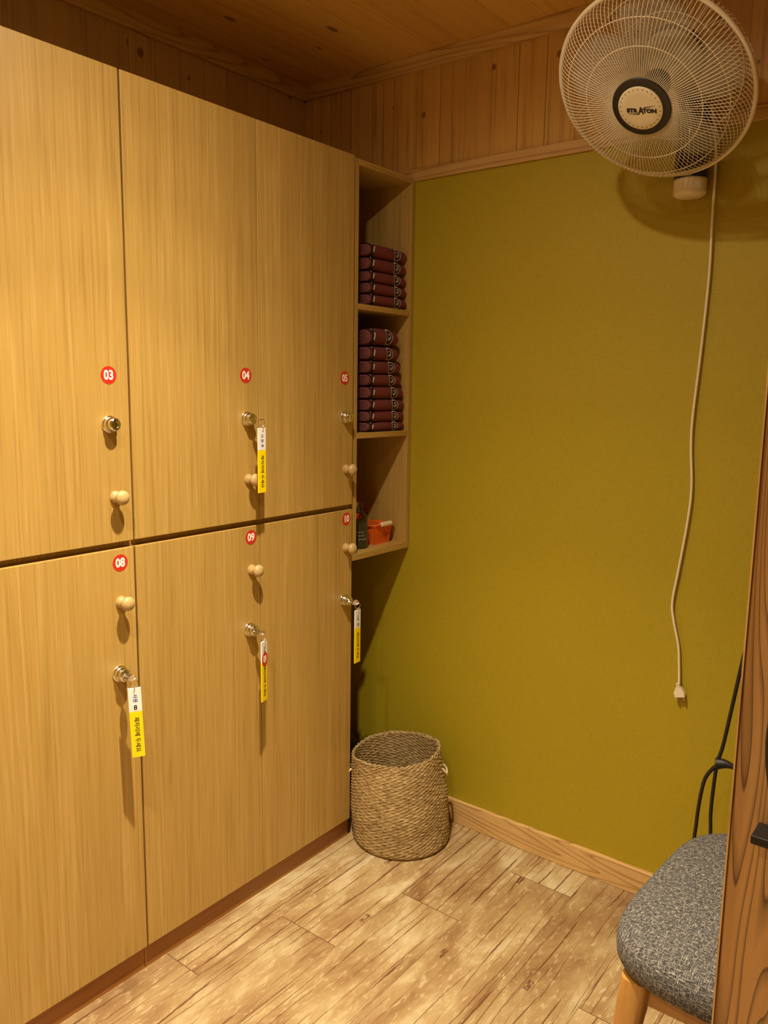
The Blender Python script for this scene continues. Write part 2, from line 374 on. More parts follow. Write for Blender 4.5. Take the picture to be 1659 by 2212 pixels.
def text_into(bm, s, size, mat, mi=0, offset=0.0, shear=0.0, ext=0.00012, align='CENTER', sx=1.0):
    cu = bpy.data.curves.new('txt', 'FONT'); cu.body = s; cu.size = size; cu.align_x = align; cu.align_y = 'CENTER'
    cu.offset = offset; cu.shear = shear; cu.extrude = ext; cu.resolution_u = 3; cu.fill_mode = 'BOTH'
    o = bpy.data.objects.new('txt', cu); COL.objects.link(o)
    dg = bpy.context.evaluated_depsgraph_get(); me = bpy.data.meshes.new_from_object(o.evaluated_get(dg))
    me.transform(Matrix.Diagonal((sx, 1, 1, 1))); me.transform(mat)
    for p in me.polygons: p.material_index = mi
    n0 = len(bm.faces); bm.from_mesh(me)
    bm.faces.ensure_lookup_table()
    for f in bm.faces[n0:]: f.material_index = mi
    bpy.data.objects.remove(o); bpy.data.curves.remove(cu); bpy.data.meshes.remove(me)
    return bm
def disc(bm, r, mat, mi=0, h=0.0003, seg=40):
    return lathe(bm, [(r, 0), (r, h)], seg, mat, mi)
def frame(o, x, y):
    """matrix with given local x,y axes at o"""
    x = Vector(x).normalized(); y = Vector(y).normalized(); z = x.cross(y)
    m = Matrix((x, y, z)).transposed().to_4x4(); m.translation = Vector(o); return m
def empty(name, loc, label=None, cat=None, group=None):
    o = bpy.data.objects.new(name, None); COL.objects.link(o); o.location = loc; o.empty_display_size = 0.05
    if label: tag(o, label, cat, group)
    return o
def tag(o, label, cat, group=None):
    o['label'] = label; o['category'] = cat
    if group: o['group'] = group
    return o
def struct(name, bm, m, **k):
    o = mesh(name, bm, m, **k); o['kind'] = 'structure'; return o
def copy_tree(o, parent=None):
    c = o.copy(); COL.objects.link(c)
    if parent: c.parent = parent
    for ch in list(o.children): copy_tree(ch, c)
    return c

# ------------------------------------------------------------------ room shell
XL, XR, YB, YF, ZC = -0.46, 2.15, 0.0, -3.6, 2.3325
struct('floor', B((XL - .1, YF - .1, -.1), (XR + .1, YB + .1, 0)), FLOOR)
struct('ceiling', B((XL - .1, YF - .1, ZC), (XR + .1, YB + .1, ZC + .1)), PINE_CEIL)
bm = bmesh.new(); box(bm, (XL - .1, 0, 0), (XR + .1, .1, 2.005), mi=0); box(bm, (XL - .1, 0, 2.005), (XR + .1, .1, ZC), mi=1)
struct('wall_back', bm, [GREEN, PINE_WALL])
struct('wall_left', B((XL - .1, YF, 0), (XL, 0, ZC)), PINE_LEFT)
bm = bmesh.new(); box(bm, (XR, YF, 0), (XR + .1, 0, 2.005)); box(bm, (XR, YF, 2.005), (XR + .1, 0, ZC), mi=1)
struct('wall_right', bm, [GREEN, PINE_LEFT])
struct('wall_front', B((XL - .1, YF - .1, 0), (XR + .1, YF, ZC)), CREAM)
struct('baseboard_back', B((XL, -.014, 0), (XR, 0, .0765), .002), PINE_BASE)
struct('baseboard_right', B((XR - .014, YF, 0), (XR, -.014, .0765), .002), PINE_Y)
# picture-rail board over the green wallpaper, and coving
struct('trim_1', B((XL, -.009, 1.990), (XR, 0, 2.022), .0015), PINE_X)
def cove(length_axis):
    bm = bmesh.new(); prof = [(0, 0), (0.012, 0), (0.016, 0.006), (0.022, 0.010), (0.026, 0.022), (0.034, 0.028), (0.034, 0.0335), (0, 0.0335)]
    return prof
def cove_x(x0, x1):
    bm = bmesh.new(); pr = cove(0)
    a = [bm.verts.new((x0, -d, ZC - .0335 + h)) for d, h in pr]; b = [bm.verts.new((x1, -d, ZC - .0335 + h)) for d, h in pr]
    n = len(pr)
    for i in range(n): bm.faces.new((a[i], a[(i + 1) % n], b[(i + 1) % n], b[i]))
    bm.faces.new(a); bm.faces.new(list(reversed(b))); return bm
def cove_y(y0, y1):
    bm = bmesh.new(); pr = cove(0)
    a = [bm.verts.new((XL + d, y0, ZC - .0335 + h)) for d, h in pr]; b = [bm.verts.new((XL + d, y1, ZC - .0335 + h)) for d, h in pr]
    n = len(pr)
    for i in range(n): bm.faces.new((a[i], a[(i + 1) % n], b[(i + 1) % n], b[i]))
    bm.faces.new(a); bm.faces.new(list(reversed(b))); return bm
struct('trim_2', cove_x(XL, XR), PINE_X)
struct('trim_3', cove_y(YF, 0), PINE_Y)

# ------------------------------------------------------------------ ceiling downlights
for i, ((lx, ly), p) in enumerate(LAMPS):
    d = empty('downlight', (lx, ly, ZC), ['round recessed downlight in the pine ceiling, nearest the green wall', 'round recessed downlight in the pine ceiling, middle of the three', 'added fill downlight, unseen, in the pine ceiling, farthest from the green wall'][i], 'light', 'recessed ceiling downlights')
    bm = bmesh.new(); lathe(bm, [(.048, 0), (.060, 0), (.060, -.003), (.056, -.006), (.050, -.006), (.048, -.002)], 32, cap=False)
    mesh('trim_ring', bm, WHITEP, d, smooth=True)
    mesh('lens', lathe(bmesh.new(), [(.048, -.0005), (.048, -.002)], 32), GLOW, d)

# ------------------------------------------------------------------ lockers
Y1, Y2, Y3 = -1.0285, -0.6556, -0.2813
PITCH = 0.3735; Y0 = Y1 - PITCH; YM = Y0 - PITCH
ZB, ZT, ZG1, ZG2 = 0.065, 2.0, 1.028, 1.0425
DT = 0.018
def knob_bm():
    bm = bmesh.new()
    mt = frame((0, 0, 0), (0, 1, 0), (0, 0, 1))   # local z -> +x
    prof = [(0.0128, 0), (0.0132, .0018), (0.0116, .0028), (0.0124, .0046), (0.0108, .0056), (0.0114, .0072), (0.0098, .0088), (0.0076, .0105), (0.0068, .0130)]
    for k in range(1, 13):
        a = -1.05 + (1.05 + PI / 2) * k / 12; prof.append((0.0158 * math.cos(a), 0.0262 + 0.0112 * math.sin(a)))
    lathe(bm, prof[:-1] + [(0.0012, 0.0374)], 28, mt); return bm
def lock_bm():
    bm = bmesh.new(); mt = frame((0, 0, 0), (0, 1, 0), (0, 0, 1))
    prof = [(.0178, 0), (.0184, .0015), (.0176, .004), (.0160, .0052), (.0160, .0115), (.0150, .0130), (.0118, .0142), (.0118, .0156), (.0136, .0168), (.0140, .0195), (.0134, .0225), (.0112, .0242), (.0102, .0238), (.0098, .0245), (.0065, .0250), (.0060, .0246)]
    lathe(bm, prof, 36, mt)
    box(bm, (.0240, -.0006, -.0042), (.0249, .0006, .0042), mi=1); return bm
me_knob = None; me_lock = None
def number_sticker(num, parent, y, z):
    bm = bmesh.new(); mt = frame((DT0 + .0001, y, z), (0, 1, 0), (0, 0, 1))
    disc(bm, .0185, mt, 0, .0003)
    text_into(bm, num, .0268, frame((DT0 + .0005, y, z - .0004), (0, 1, 0), (0, 0, 1)), 1, offset=.00085, sx=.86)
    return mesh('number_sticker', bm, [RED, WTXT], parent)
DT0 = 0.0
def door(parent, ya, yb, za, zb, hw=None):
    """door slab with front face on x=0; edge bands share the oak"""
    d = mesh('door', B((-DT, ya, za), (0, yb, zb), .0012), OAK, parent)
    return d
def hardware(d, y, zk, ylk, zl):
    global me_knob, me_lock
    k = mesh('knob', knob_bm(), KNOB, d, auto=28); k.location = (0, y, zk)
    l = mesh('cam_lock', lock_bm(), [CHROME, BLACK], d, auto=35); l.location = (0, ylk, zl)
    l['label'] = 'round chrome cam lock'
def locker(name_label, ya, yb, cols):
    """carcass from ya to yb; cols = list of (y0, y1, upper, lower) hardware dicts"""
    root = empty('locker_cabinet', (0, (ya + yb) / 2, 0), name_label, 'lockers')
    off = Vector((0, -(ya + yb) / 2, 0))
    bm = bmesh.new()
    xb = XL + .004; xf = -DT - .001
    box(bm, (xb, ya, 0.0), (xf, ya + .016, ZT)); box(bm, (xb, yb - .016, 0.0), (xf, yb, ZT))
    box(bm, (xb, ya + .016, ZT - .018), (xf, yb - .016, ZT)); box(bm, (xb, ya + .016, ZB), (xf, yb - .016, ZB + .018))
    box(bm, (xb, ya + .016, 1.024), (xf - .002, yb - .016, 1.044)); box(bm, (xb, ya + .016, ZB + .018), (xb + .006, yb - .016, ZT - .018))
    for (a, b, *_r) in cols[1:]: box(bm, (xb + .006, a - .009, ZB + .018), (xf - .004, a + .009, ZT - .018))
    c = mesh('carcass', bm, OAK, root); c.location = off
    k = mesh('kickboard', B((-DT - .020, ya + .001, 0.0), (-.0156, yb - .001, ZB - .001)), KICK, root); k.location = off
    for (a, b, up, lo) in cols:
        ga = .0024 if abs(a - Y1) < 1e-3 else .001; gb = .0024 if abs(b - Y1) < 1e-3 else .001
        for spec, za, zb in ((up, ZG2, ZT), (lo, ZB, ZG1)):
            d = door(root, a + ga, b - gb, za, zb); d.location = off
            d['label'] = 'oak locker door' + (' numbered ' + spec['n'] if spec.get('n') else '')
            hardware(d, spec['ky'], spec['kz'], spec['ly'], spec['lz'])
            if spec.get('n'): number_sticker(spec['n'], d, spec['sy'], spec['sz'])
    return root
def sp(n, ky, kz, ly, lz, sy, sz): return dict(n=n, ky=ky, kz=kz, ly=ly, lz=lz, sy=sy, sz=sz)
U3 = sp('03', -1.072, 1.141, -1.080, 1.294, -1.077, 1.395); U4 = sp('04', -.694, 1.148, -.697, 1.297, -.698, 1.402); U5 = sp('05', -.322, 1.147, -.327, 1.294, -.328, 1.402)
L8 = sp('08', -1.068, .911, -1.078, .752, -1.066, .997); L9 = sp('09', -.687, .917, -.696, .762, -.687, 1.0); L10 = sp('10', -.320, .919, -.326, .764, -.317, 1.002)
UX = dict(U3); UX.update(n=None, ky=-1.072 - PITCH, ly=-1.08 - PITCH); LX = dict(L8); LX.update(n=None, ky=-1.068 - PITCH, ly=-1.078 - PITCH)
locker('oak laminate locker bank nearer the camera, with doors numbered 03 and 08', YM, Y1 - .0003, [(YM, Y0, UX, LX), (Y0, Y1, U3, L8)])
locker('oak laminate locker bank beside the towel shelves, with doors 04, 05, 09 and 10', Y1 + .0003, Y3, [(Y1, Y2, U4, L9), (Y2, Y3 - .009, U5, L10)])

# ------------------------------------------------------------------ keys with tags
def key_tag(lock_y, lock_z, yaw, dx, drop, label, num=None, lettering='사용후', key_roll=0.0, badge=None, tilt=0.0):
    """key sits in the lock face; ring and tag hang from its bow"""
    x0 = .0252
    root = empty('key', (x0, lock_y, lock_z), label, 'key', 'keys with yellow tags in the locker locks')
    # key: blade stub + bow, plane turned by key_roll about x
    bm = bmesh.new()
    rot = Matrix.Rotation(key_roll, 4, 'X')
    box(bm, (-.001, -.0032, -.0008), (.008, .0032, .0008), .0003)
    lathe(bm, [(.0100, -.0011), (.0106, -.0006), (.0106, .0006), (.0100, .0011)], 24, Matrix.Translation((.0185, 0, 0)) @ Matrix.Diagonal((1.25, .92, 1, 1)))
    lathe(bm, [(.0045, -.0014), (.0050, -.0014), (.0050, .0014), (.0045, .0014)], 20, Matrix.Translation((.0245, 0, 0)))
    bm.transform(rot)
    kb = mesh('key_blade', bm, STEEL, root, auto=40)
    # ring hanging from bow
    hx = .0270
    R1 = .0085
    c = Vector((hx, 0, -R1 + .0008)); ca, sa = math.cos(yaw + 1.1), math.sin(yaw + 1.1)
    pts = [c + Vector((ca * math.cos(a) * R1, sa * math.cos(a) * R1, math.sin(a) * R1)) for a in [2 * PI * i / 28 for i in range(28)]]
    mesh('split_ring', tube(bmesh.new(), pts, .0008, 8, True), STEEL, root, smooth=True)
    R2 = .0055; c2 = c + Vector((0, 0, -R1 - R2 + .0012)); ca, sa = math.cos(yaw + .1), math.sin(yaw + .1)
    pts = [c2 + Vector((ca * math.cos(a) * R2, sa * math.cos(a) * R2, math.sin(a) * R2)) for a in [2 * PI * i / 24 for i in range(24)]]
    mesh('link_ring', tube(bmesh.new(), pts, .0008, 8, True), STEEL, root, smooth=True)
    # tag plate: width along local Y, normal local X (turned by yaw), hangs down
    top = c2.z - R2 + .006
    Wt, Lt, Tt = .0275, .158, .0035
    tm = Matrix.Translation((c2.x, 0, top)) @ Matrix.Rotation(yaw, 4, 'Z') @ Matrix.Rotation(tilt, 4, 'X')
    bm = bmesh.new(); zc = -.034 * Lt / .158 - .020
    box(bm, (-Tt / 2, -Wt / 2, zc), (Tt / 2, Wt / 2, 0), .0007, 0)
    box(bm, (-Tt / 2, -Wt / 2, -Lt), (Tt / 2, Wt / 2, zc), .0007, 1)
    bm.transform(tm)
    tg = mesh('tag_plate', bm, [TAGW, YEL], root)
    tg['label'] = 'white and yellow acrylic tag with handwriting'
    # writing: runs downwards, letter tops towards +Y (right as seen)
    bm = bmesh.new(); face = Tt / 2 + .00005
    def wr(s, z, size, mi, dy=0.0, off=.0002, sx=1.0):
        text_into(bm, s, size, tm @ frame((face, dy, z), (0, 0, -1), (0, 1, 0)), mi, offset=off, ext=.0001, sx=sx)
    if badge == '8':
        wr('사용', -.0235, .0105, 0); disc(bm, .0082, tm @ frame((face, 0, -.0445), (0, 0, -1), (0, 1, 0)), 2, .0002)
        text_into(bm, '8', .0150, tm @ frame((face + .0004, 0, -.0445), (0, 1, 0), (0, 0, 1)), 1, offset=.0003, ext=.0001)
    elif badge == '10':
        wr('사용', -.0235, .0105, 0); text_into(bm, '10', .0135, tm @ frame((face, 0, -.0445), (0, 1, 0), (0, 0, 1)), 1, offset=.0004, ext=.0001)
    elif badge == '09':
        wr('사용', -.0235, .0105, 1)
    else:
        wr('사 용 후', -.0310, .0105, 0, sx=.95)
    wr('제자리에 두세요', -.106, .0120, 1, sx=1.0)
    le = mesh('lettering', bm, [BLUEINK, INK, TAGW], tg)
    if badge == '09':
        bm = bmesh.new(); m0 = tm @ frame((face + .0002, 0, -.048), (0, 1, 0), (0, 0, 1))
        # sticker wraps slightly past the plate edges: keep it the plate's width
        lathe(bm, [(.0185, 0), (.0185, .0003)], 40, tm @ frame((face + .0002, .001, -.048), (0, 1, 0), (0, 0, 1)) @ Matrix.Diagonal((.76, 1, 1, 1)))
        text_into(bm, '09', .0255, tm @ frame((face + .0007, .001, -.0484), (0, 1, 0), (0, 0, 1)), 1, offset=.0004, sx=.60)
        s = mesh('number_sticker', bm, [RED, WTXT], tg)
    return root
key_tag(-.697, 1.297, math.radians(6), 0, 0, 'key with white and yellow tag in lock 04, the only upper door key')
key_tag(-1.078, .752, math.radians(-32), 0, 0, 'key in lock 08 whose broad yellow tag has an 8 on a white dot', badge='8', key_roll=.5, tilt=.03)
key_tag(-.696, .762, math.radians(17), 0, 0, 'key in lock 09 whose yellow tag carries a red 09 sticker', badge='09', key_roll=.3)
key_tag(-.326, .764, math.radians(5), 0, 0, 'key in lock 10 with a yellow tag, at the rightmost lower locker door', badge='10', key_roll=.7)

# ------------------------------------------------------------------ open shelf unit
sh = empty('shelf_unit', (-.005, -.140, .8716), 'narrow oak open shelf unit with three bays hung between lockers and green wall', 'shelves')
def shp(name, a, b, m):
    o = mesh(name, B(a, b, .0008), m, sh); o.location = (.005, .140, -.8716); return o
SX0, SX1 = -.32, -.005
shp('side_panel', (SX0, Y3 + .0008, .8716), (SX1, Y3 + .0150, 1.997), OAK)
shp('side_panel', (SX0, -.0200, .8716), (SX1, -.0035, 1.997), OAK)
YA, YE = Y3 + .0152, -.0202
shp('top_panel', (SX0, YA, 1.981), (SX1, YE, 1.997), OAK_H)
shp('shelf_board', (SX0, YA, 1.595), (SX1, YE, 1.611), OAK_H)
shp('shelf_board', (SX0, YA, 1.230), (SX1, YE, 1.246), OAK_H)
shp('bottom_panel', (SX0, YA, .8716), (SX1, YE, .8900), OAK_H)
shp('back_panel', (SX0 - .006, Y3 + .0008, .8716), (SX0 - .0005, -.0035, 1.997), OAK)

# ------------------------------------------------------------------ towels
TW, TD, TH = .155, .235, .034
def towel_profile(h, n=10):
    """closed profile in xz; fold nose at x=0, body back to -TD"""
    r = h / 2; pts = []
    for i in range(n + 1):
        a = PI / 2 - PI * i / n; pts.append((-r * 1.15 + 1.15 * r * math.cos(a), r + r * math.sin(a)))
    pts += [(-TD * .5, 0.0), (-TD, .001), (-TD - .004, r), (-TD, h - .001), (-TD * .5, h)]
    return pts
def towel_body(h, w, sag, seed):
    rnd = random.Random(seed); pr = towel_profile(h); bm = bmesh.new(); rings = []; N = 44
    ph = rnd.random() * 6
    for j in range(N + 1):
        s = j / N; y = -w / 2 + w * s
        e = min(s, 1 - s) * w; k = 1 - .22 * math.exp(-(e / .0035) ** 1.0)
        k2 = 1 - .05 * (1 - math.sin(PI * s))
        zs = sag(s); wv = .0010 * math.sin(ph + s * 9)
        rings.append([bm.verts.new((x + wv - (1 - k) * .010, y, (z - h / 2) * k * k2 + h / 2 + zs)) for x, z in pr])
    n = len(pr)
    for a, b in zip(rings, rings[1:]):
        for i in range(n): bm.faces.new((a[i], a[(i + 1) % n], b[(i + 1) % n], b[i]))
    bm.faces.new(rings[0]); bm.faces.new(list(reversed(rings[-1])))
    return bm
def towel_band(h, w, sag, y0, y1, grow, mi_mat, zf=(0, PI)):
    """strip hugging the fold between y0 and y1"""
    bm = bmesh.new(); rings = []; r = h / 2 + grow
    for y in np.linspace(y0, y1, 6):
        s = (y + w / 2) / w; zs = sag(s); row = [(-.045, h + grow * .7)]
        for i in range(13):
            a = PI / 2 - PI * i / 12; row.append((-h / 2 * 1.15 + 1.15 * r * math.cos(a), h / 2 + (h / 2 + grow * .5) * math.sin(a)))
        row.append((-.045, -grow * .3))
        rings.append([bm.verts.new((x, y, z + zs)) for x, z in row])
    for a, b in zip(rings, rings[1:]):
        for i in range(len(a) - 1): bm.faces.new((a[i], a[i + 1], b[i + 1], b[i]))
    return bm
def towel(h, seed, w=.178, sagdrop=0.0, bow=0.0, label='', group='', parent_loc=(0, 0, 0), rotx=0.0):
    sag = lambda s: -sagdrop * s + bow * math.sin(PI * s)
    root = empty('folded_towel', parent_loc, label, 'towel', group); root.rotation_euler = (rotx, 0, 0)
    mesh('cloth', towel_body(h, w, sag, seed), MAROON, root, smooth=True)
    # rolled end: nested fold edges on the -y end
    bm = bmesh.new(); y = -w / 2 - .0006
    z0 = h / 2 + sag(0)
    for q, (k, rad) in enumerate([(.92, .0013), (.66, .0010), (.40, .0009), (.16, .0009)]):
        pts = []
        hh = h * .70 * k / 2; L = .050 + .02 * k; nose = -.004 - (1 - k) * .026
        pts.append((nose - L, y, z0 + hh))
        for i in range(11):
            a = PI / 2 - PI * i / 10; pts.append((nose - hh * 1.1 + hh * 1.1 * math.cos(a), y, z0 + hh * math.sin(a)))
        pts.append((nose - L, y, z0 - hh))
        tube(bm, pts, rad, 6)
    mesh('rolled_edge', bm, PIPING, root, smooth=True)['label'] = 'paler folded hem at the end of the towel'
    # woven dark border near the left end with a cream dash
    b1 = mesh('border_stripe', towel_band(h, w, sag, -w / 2 + .004, -w / 2 + .021, .0007, 0), DARKBAND, root, smooth=True)
    b1['label'] = 'dark woven border stripe'
    bm = bmesh.new(); r = h / 2
    def on_nose(yc, zc):   # point on the fold surface
        a = math.asin(max(-1, min(1, (zc - h / 2) / (h / 2 + .0007)))); return Vector((-h / 2 * 1.15 + 1.15 * (r + .0012) * math.cos(a), yc, zc + sag((yc + w / 2) / w)))
    rr = random.Random(seed)
    y0 = -w / 2 + .0165
    tube(bm, [on_nose(y0 + (.0014 if i > 2 else -.0010) * 1.2, h * (.30 + .11 * i)) for i in range(5)], .0021, 6)
    tube(bm, [on_nose(y0 - .006 + .002 * i, h * (.93 - .012 * i)) + Vector((0, 0, .0005)) for i in range(3)], .0012, 6)
    mesh('stitching', bm, CREAMTH, b1, smooth=True)
    # round emblem wrapped over the fold at the right third
    yc = w / 2 - .050
    bm = bmesh.new(); rows = []
    for j in range(15):
        tt = -1 + 2 * j / 14
        half = .0125 * math.sqrt(max(0.0, 1 - (abs(tt) ** 2.6)))
        zc = h * (.5 + .47 * tt)
        rows.append([bm.verts.new(on_nose(yc + q * half, zc) + Vector((.0003, 0, 0))) for q in (-1, -.5, 0, .5, 1)])
    for a, b in zip(rows, rows[1:]):
        for i in range(4):
            try: bm.faces.new((a[i], a[i + 1], b[i + 1], b[i]))
            except ValueError: pass
    bmesh.ops.remove_doubles(bm, verts=bm.verts, dist=1e-6)
    em = mesh('emblem', bm, DARKBAND, root, smooth=True); em['label'] = 'round dark woven emblem with cream marks'
    bm = bmesh.new()
    up = Vector((.0008, 0, 0))
    tube(bm, [on_nose(yc + .0142 * math.sin(a), h * (.5 - .47 * math.cos(a))) + up for a in [PI * i / 14 for i in range(15)]], .0008, 5)
    tube(bm, [on_nose(yc - .0138 * math.sin(a), h * (.5 - .47 * math.cos(a))) + up for a in [PI * i / 14 for i in range(15)]], .0006, 5)
    tube(bm, [on_nose(yc + p, h * q) + up for p, q in ((-.0055, .66), (.0000, .70), (.0045, .60), (.0040, .42), (-.0010, .30), (-.0050, .34), (-.0040, .44), (.0005, .47))], .0012, 6)
    tube(bm, [on_nose(yc + p, h * .90) + up for p in (-.008, -.003, .003, .008)], .0019, 5)
    tube(bm, [on_nose(yc + p, h * .11) + up for p in (-.007, 0, .006)], .0008, 5)
    mesh('emblem_thread', bm, CREAMTH, em, smooth=True)
    return root
ORD5 = ['topmost', 'second from the top', 'middle', 'second from the bottom', 'bottom']
GT1 = 'maroon towels on the top shelf'; GT2 = 'maroon towels on the middle shelf'
tops = [1.787, 1.749, 1.711, 1.678, 1.646, 1.6115]
for i in range(5):
    h = tops[i] - tops[i + 1]; base = tops[i + 1]
    k = (4 - i) / 4
    towel(h * .985, 10 + i, sagdrop=.0015 * k, bow=.001 * k, parent_loc=(-.010 - .004 * random.random(), -.1165 + random.uniform(-.001, .001), base),
          label='%s of the five folded maroon towels on the upper shelf' % ORD5[i], group=GT1)
tops2 = [1.548, 1.497, 1.456, 1.417, 1.380, 1.343, 1.308, 1.275, 1.2465]
ORD8 = ['topmost', 'second from the top', 'third from the top', 'fourth from the top', 'fourth from the bottom', 'third from the bottom', 'second from the bottom', 'bottom']
yr = [-.064, -.061, -.050, -.044, -.036, -.030, -.028, -.026]
for i in range(8):
    h = tops2[i] - tops2[i + 1]
    towel(h * .985, 30 + i, w=yr[i] + .200, bow=.004 if i == 0 else .0008, parent_loc=(-.010 - .004 * random.random(), (yr[i] - .200) / 2, tops2[i + 1]),
          label='%s of the eight folded maroon towels on the middle shelf' % ORD8[i], group=GT2)

# ------------------------------------------------------------------ small orange basket on the bottom shelf
ob = empty('plastic_basket', (-.114, -.083, .8902), 'small orange perforated plastic basket on the lowest shelf', 'basket')
def holed_wall(bm, p0, p1, z0, z1, inset, nx, nz, t=.0016, hole=.5):
    """perforated panel between bottom corners p0,p1; leans outward by inset at top"""
    p0 = Vector(p0); p1 = Vector(p1); d = p1 - p0; nrm = Vector((d.y, -d.x, 0)).normalized()
    L = d.length; dn = d.normalized()
    def P(s, tz, o): # s along 0..1, tz 0..1
        ex = dn * ((s - .5) * 2 * inset * tz)
        return p0 + d * s + ex + nrm * (inset * tz + o) + Vector((0, 0, z0 + (z1 - z0) * tz))
    def bar(s0, s1, t0, t1):
        vs = [bm.verts.new(P(s, tz, o)) for o in (0, -t) for s, tz in ((s0, t0), (s1, t0), (s1, t1), (s0, t1))]
        for q in ((0, 1, 2, 3), (7, 6, 5, 4), (0, 4, 5, 1), (1, 5, 6, 2), (2, 6, 7, 3), (3, 7, 4, 0)):
            bm.faces.new([vs[i] for i in q])
    a, b = .14, .86; c0, c1 = .13, .62
    bar(0, a, 0, 1); bar(b, 1, 0, 1); bar(a, b, 0, c0)
    bar(a, b, c1, .74); bar(a, b, .84, 1)
    dz = (c1 - c0) / nz
    for j in range(nz): bar(a, b, c0 + dz * (j + .52), c0 + dz * (j + 1))
    ds = (b - a) / nx
    for i in range(nx): 
        bar(a + ds * (i + .5), a + ds * (i + 1), c0, c1); bar(a + ds * (i + .5), a + ds * (i + 1), .74, .84)
bm = bmesh.new(); hx, hy = .062, .038
corners = [(-hx, -hy, 0), (hx, -hy, 0), (hx, hy, 0), (-hx, hy, 0)]
for i in range(4):
    a, b = corners[i], corners[(i + 1) % 4]
    holed_wall(bm, a, b, 0, .058, .007, 9 if i % 2 == 0 else 7, 5)
box(bm, (-hx, -hy, 0), (hx, hy, .002))
mesh('basket_body', bm, ORANGE, ob)
bm = bmesh.new(); o = .0075
rim = [(-hx - o, -hy - o, .058), (hx + o, -hy - o, .058), (hx + o, hy + o, .058), (-hx - o, hy + o, .058)]
rp = []
for i in range(4):
    a, b = Vector(rim[i]), Vector(rim[(i + 1) % 4]); rp += [a.lerp(b, t) for t in (.04, .3, .7, .96)]
tube(bm, rp, .0024, 8, True); mesh('rim', bm, ORANGE, ob, smooth=True)
bm = bmesh.new()
tube(bm, spline([(-.01, -hy - .010, .060), (.035, -hy - .012, .060), (.066, -hy - .008, .062), (.076, -hy + .004, .064), (.077, -hy + .012, .064)], 6), .0026, 8)
mesh('handle_arm', bm, ORANGE, ob, smooth=True); bm = bmesh.new()
tube(bm, spline([(-.01, hy + .010, .060), (.035, hy + .012, .060), (.066, hy + .010, .062), (.076, hy + .003, .064), (.077, hy - .006, .064)], 6), .0026, 8)
mesh('handle_arm', bm, ORANGE, ob, smooth=True)
bm = bmesh.new(); prof = []
for i in range(5):
    y0 = -.024 + i * .0105
    for q in range(5): prof.append((.0058 + .0020 * math.sin(PI * (q + .5) / 5), y0 + .0105 * q / 5))
lathe(bm, prof, 16, frame((.077, .001, .064), (0, 0, 1), (1, 0, 0))); mesh('grip', bm, IVORY, ob, smooth=True)['label'] = 'ivory beaded grip'

# bottle
bo = empty('lotion_bottle', (-.062, -.184, .8902), 'clear round-shouldered bottle of liquid beside the orange basket', 'bottle')
prof = [(.020, 0), (.0255, .003), (.0270, .010), (.0270, .070), (.0258, .086), (.0215, .101), (.0140, .113), (.0095, .119), (.0090, .128)]
mesh('bottle_body', lathe(bmesh.new(), prof, 32), GLASSP, bo, smooth=True)
prof = [(.019, .002), (.0245, .005), (.0258, .012), (.0258, .070), (.0248, .080), (.0235, .083)]
mesh('liquid', lathe(bmesh.new(), prof, 32), LIQ, bo, smooth=True)
mesh('cap', lathe(bmesh.new(), [(.0105, .1255), (.0108, .128), (.0108, .139), (.0095, .141)], 24), GLASSP, bo, auto=40)
bm = bmesh.new()
for i, (s, z, zz) in enumerate([('▬▬▬', .036, .007), ('≡≡', .047, .008)]): pass
for i in range(3):
    for j in range(7 - i):
        a = math.radians(-70 + j * 11); R = .0273; c = Vector((R * math.cos(a), R * math.sin(a), .028 + i * .011))
        tube(bm, [c + Vector((0, 0, 0)), c + Vector((0, 0, .0030)), c + Vector((-.0015 * math.sin(a), .0015 * math.cos(a), .0038))], .0004, 4)
mesh('printed_label', bm, WTXT, bo)['label'] = 'small white printed marks'

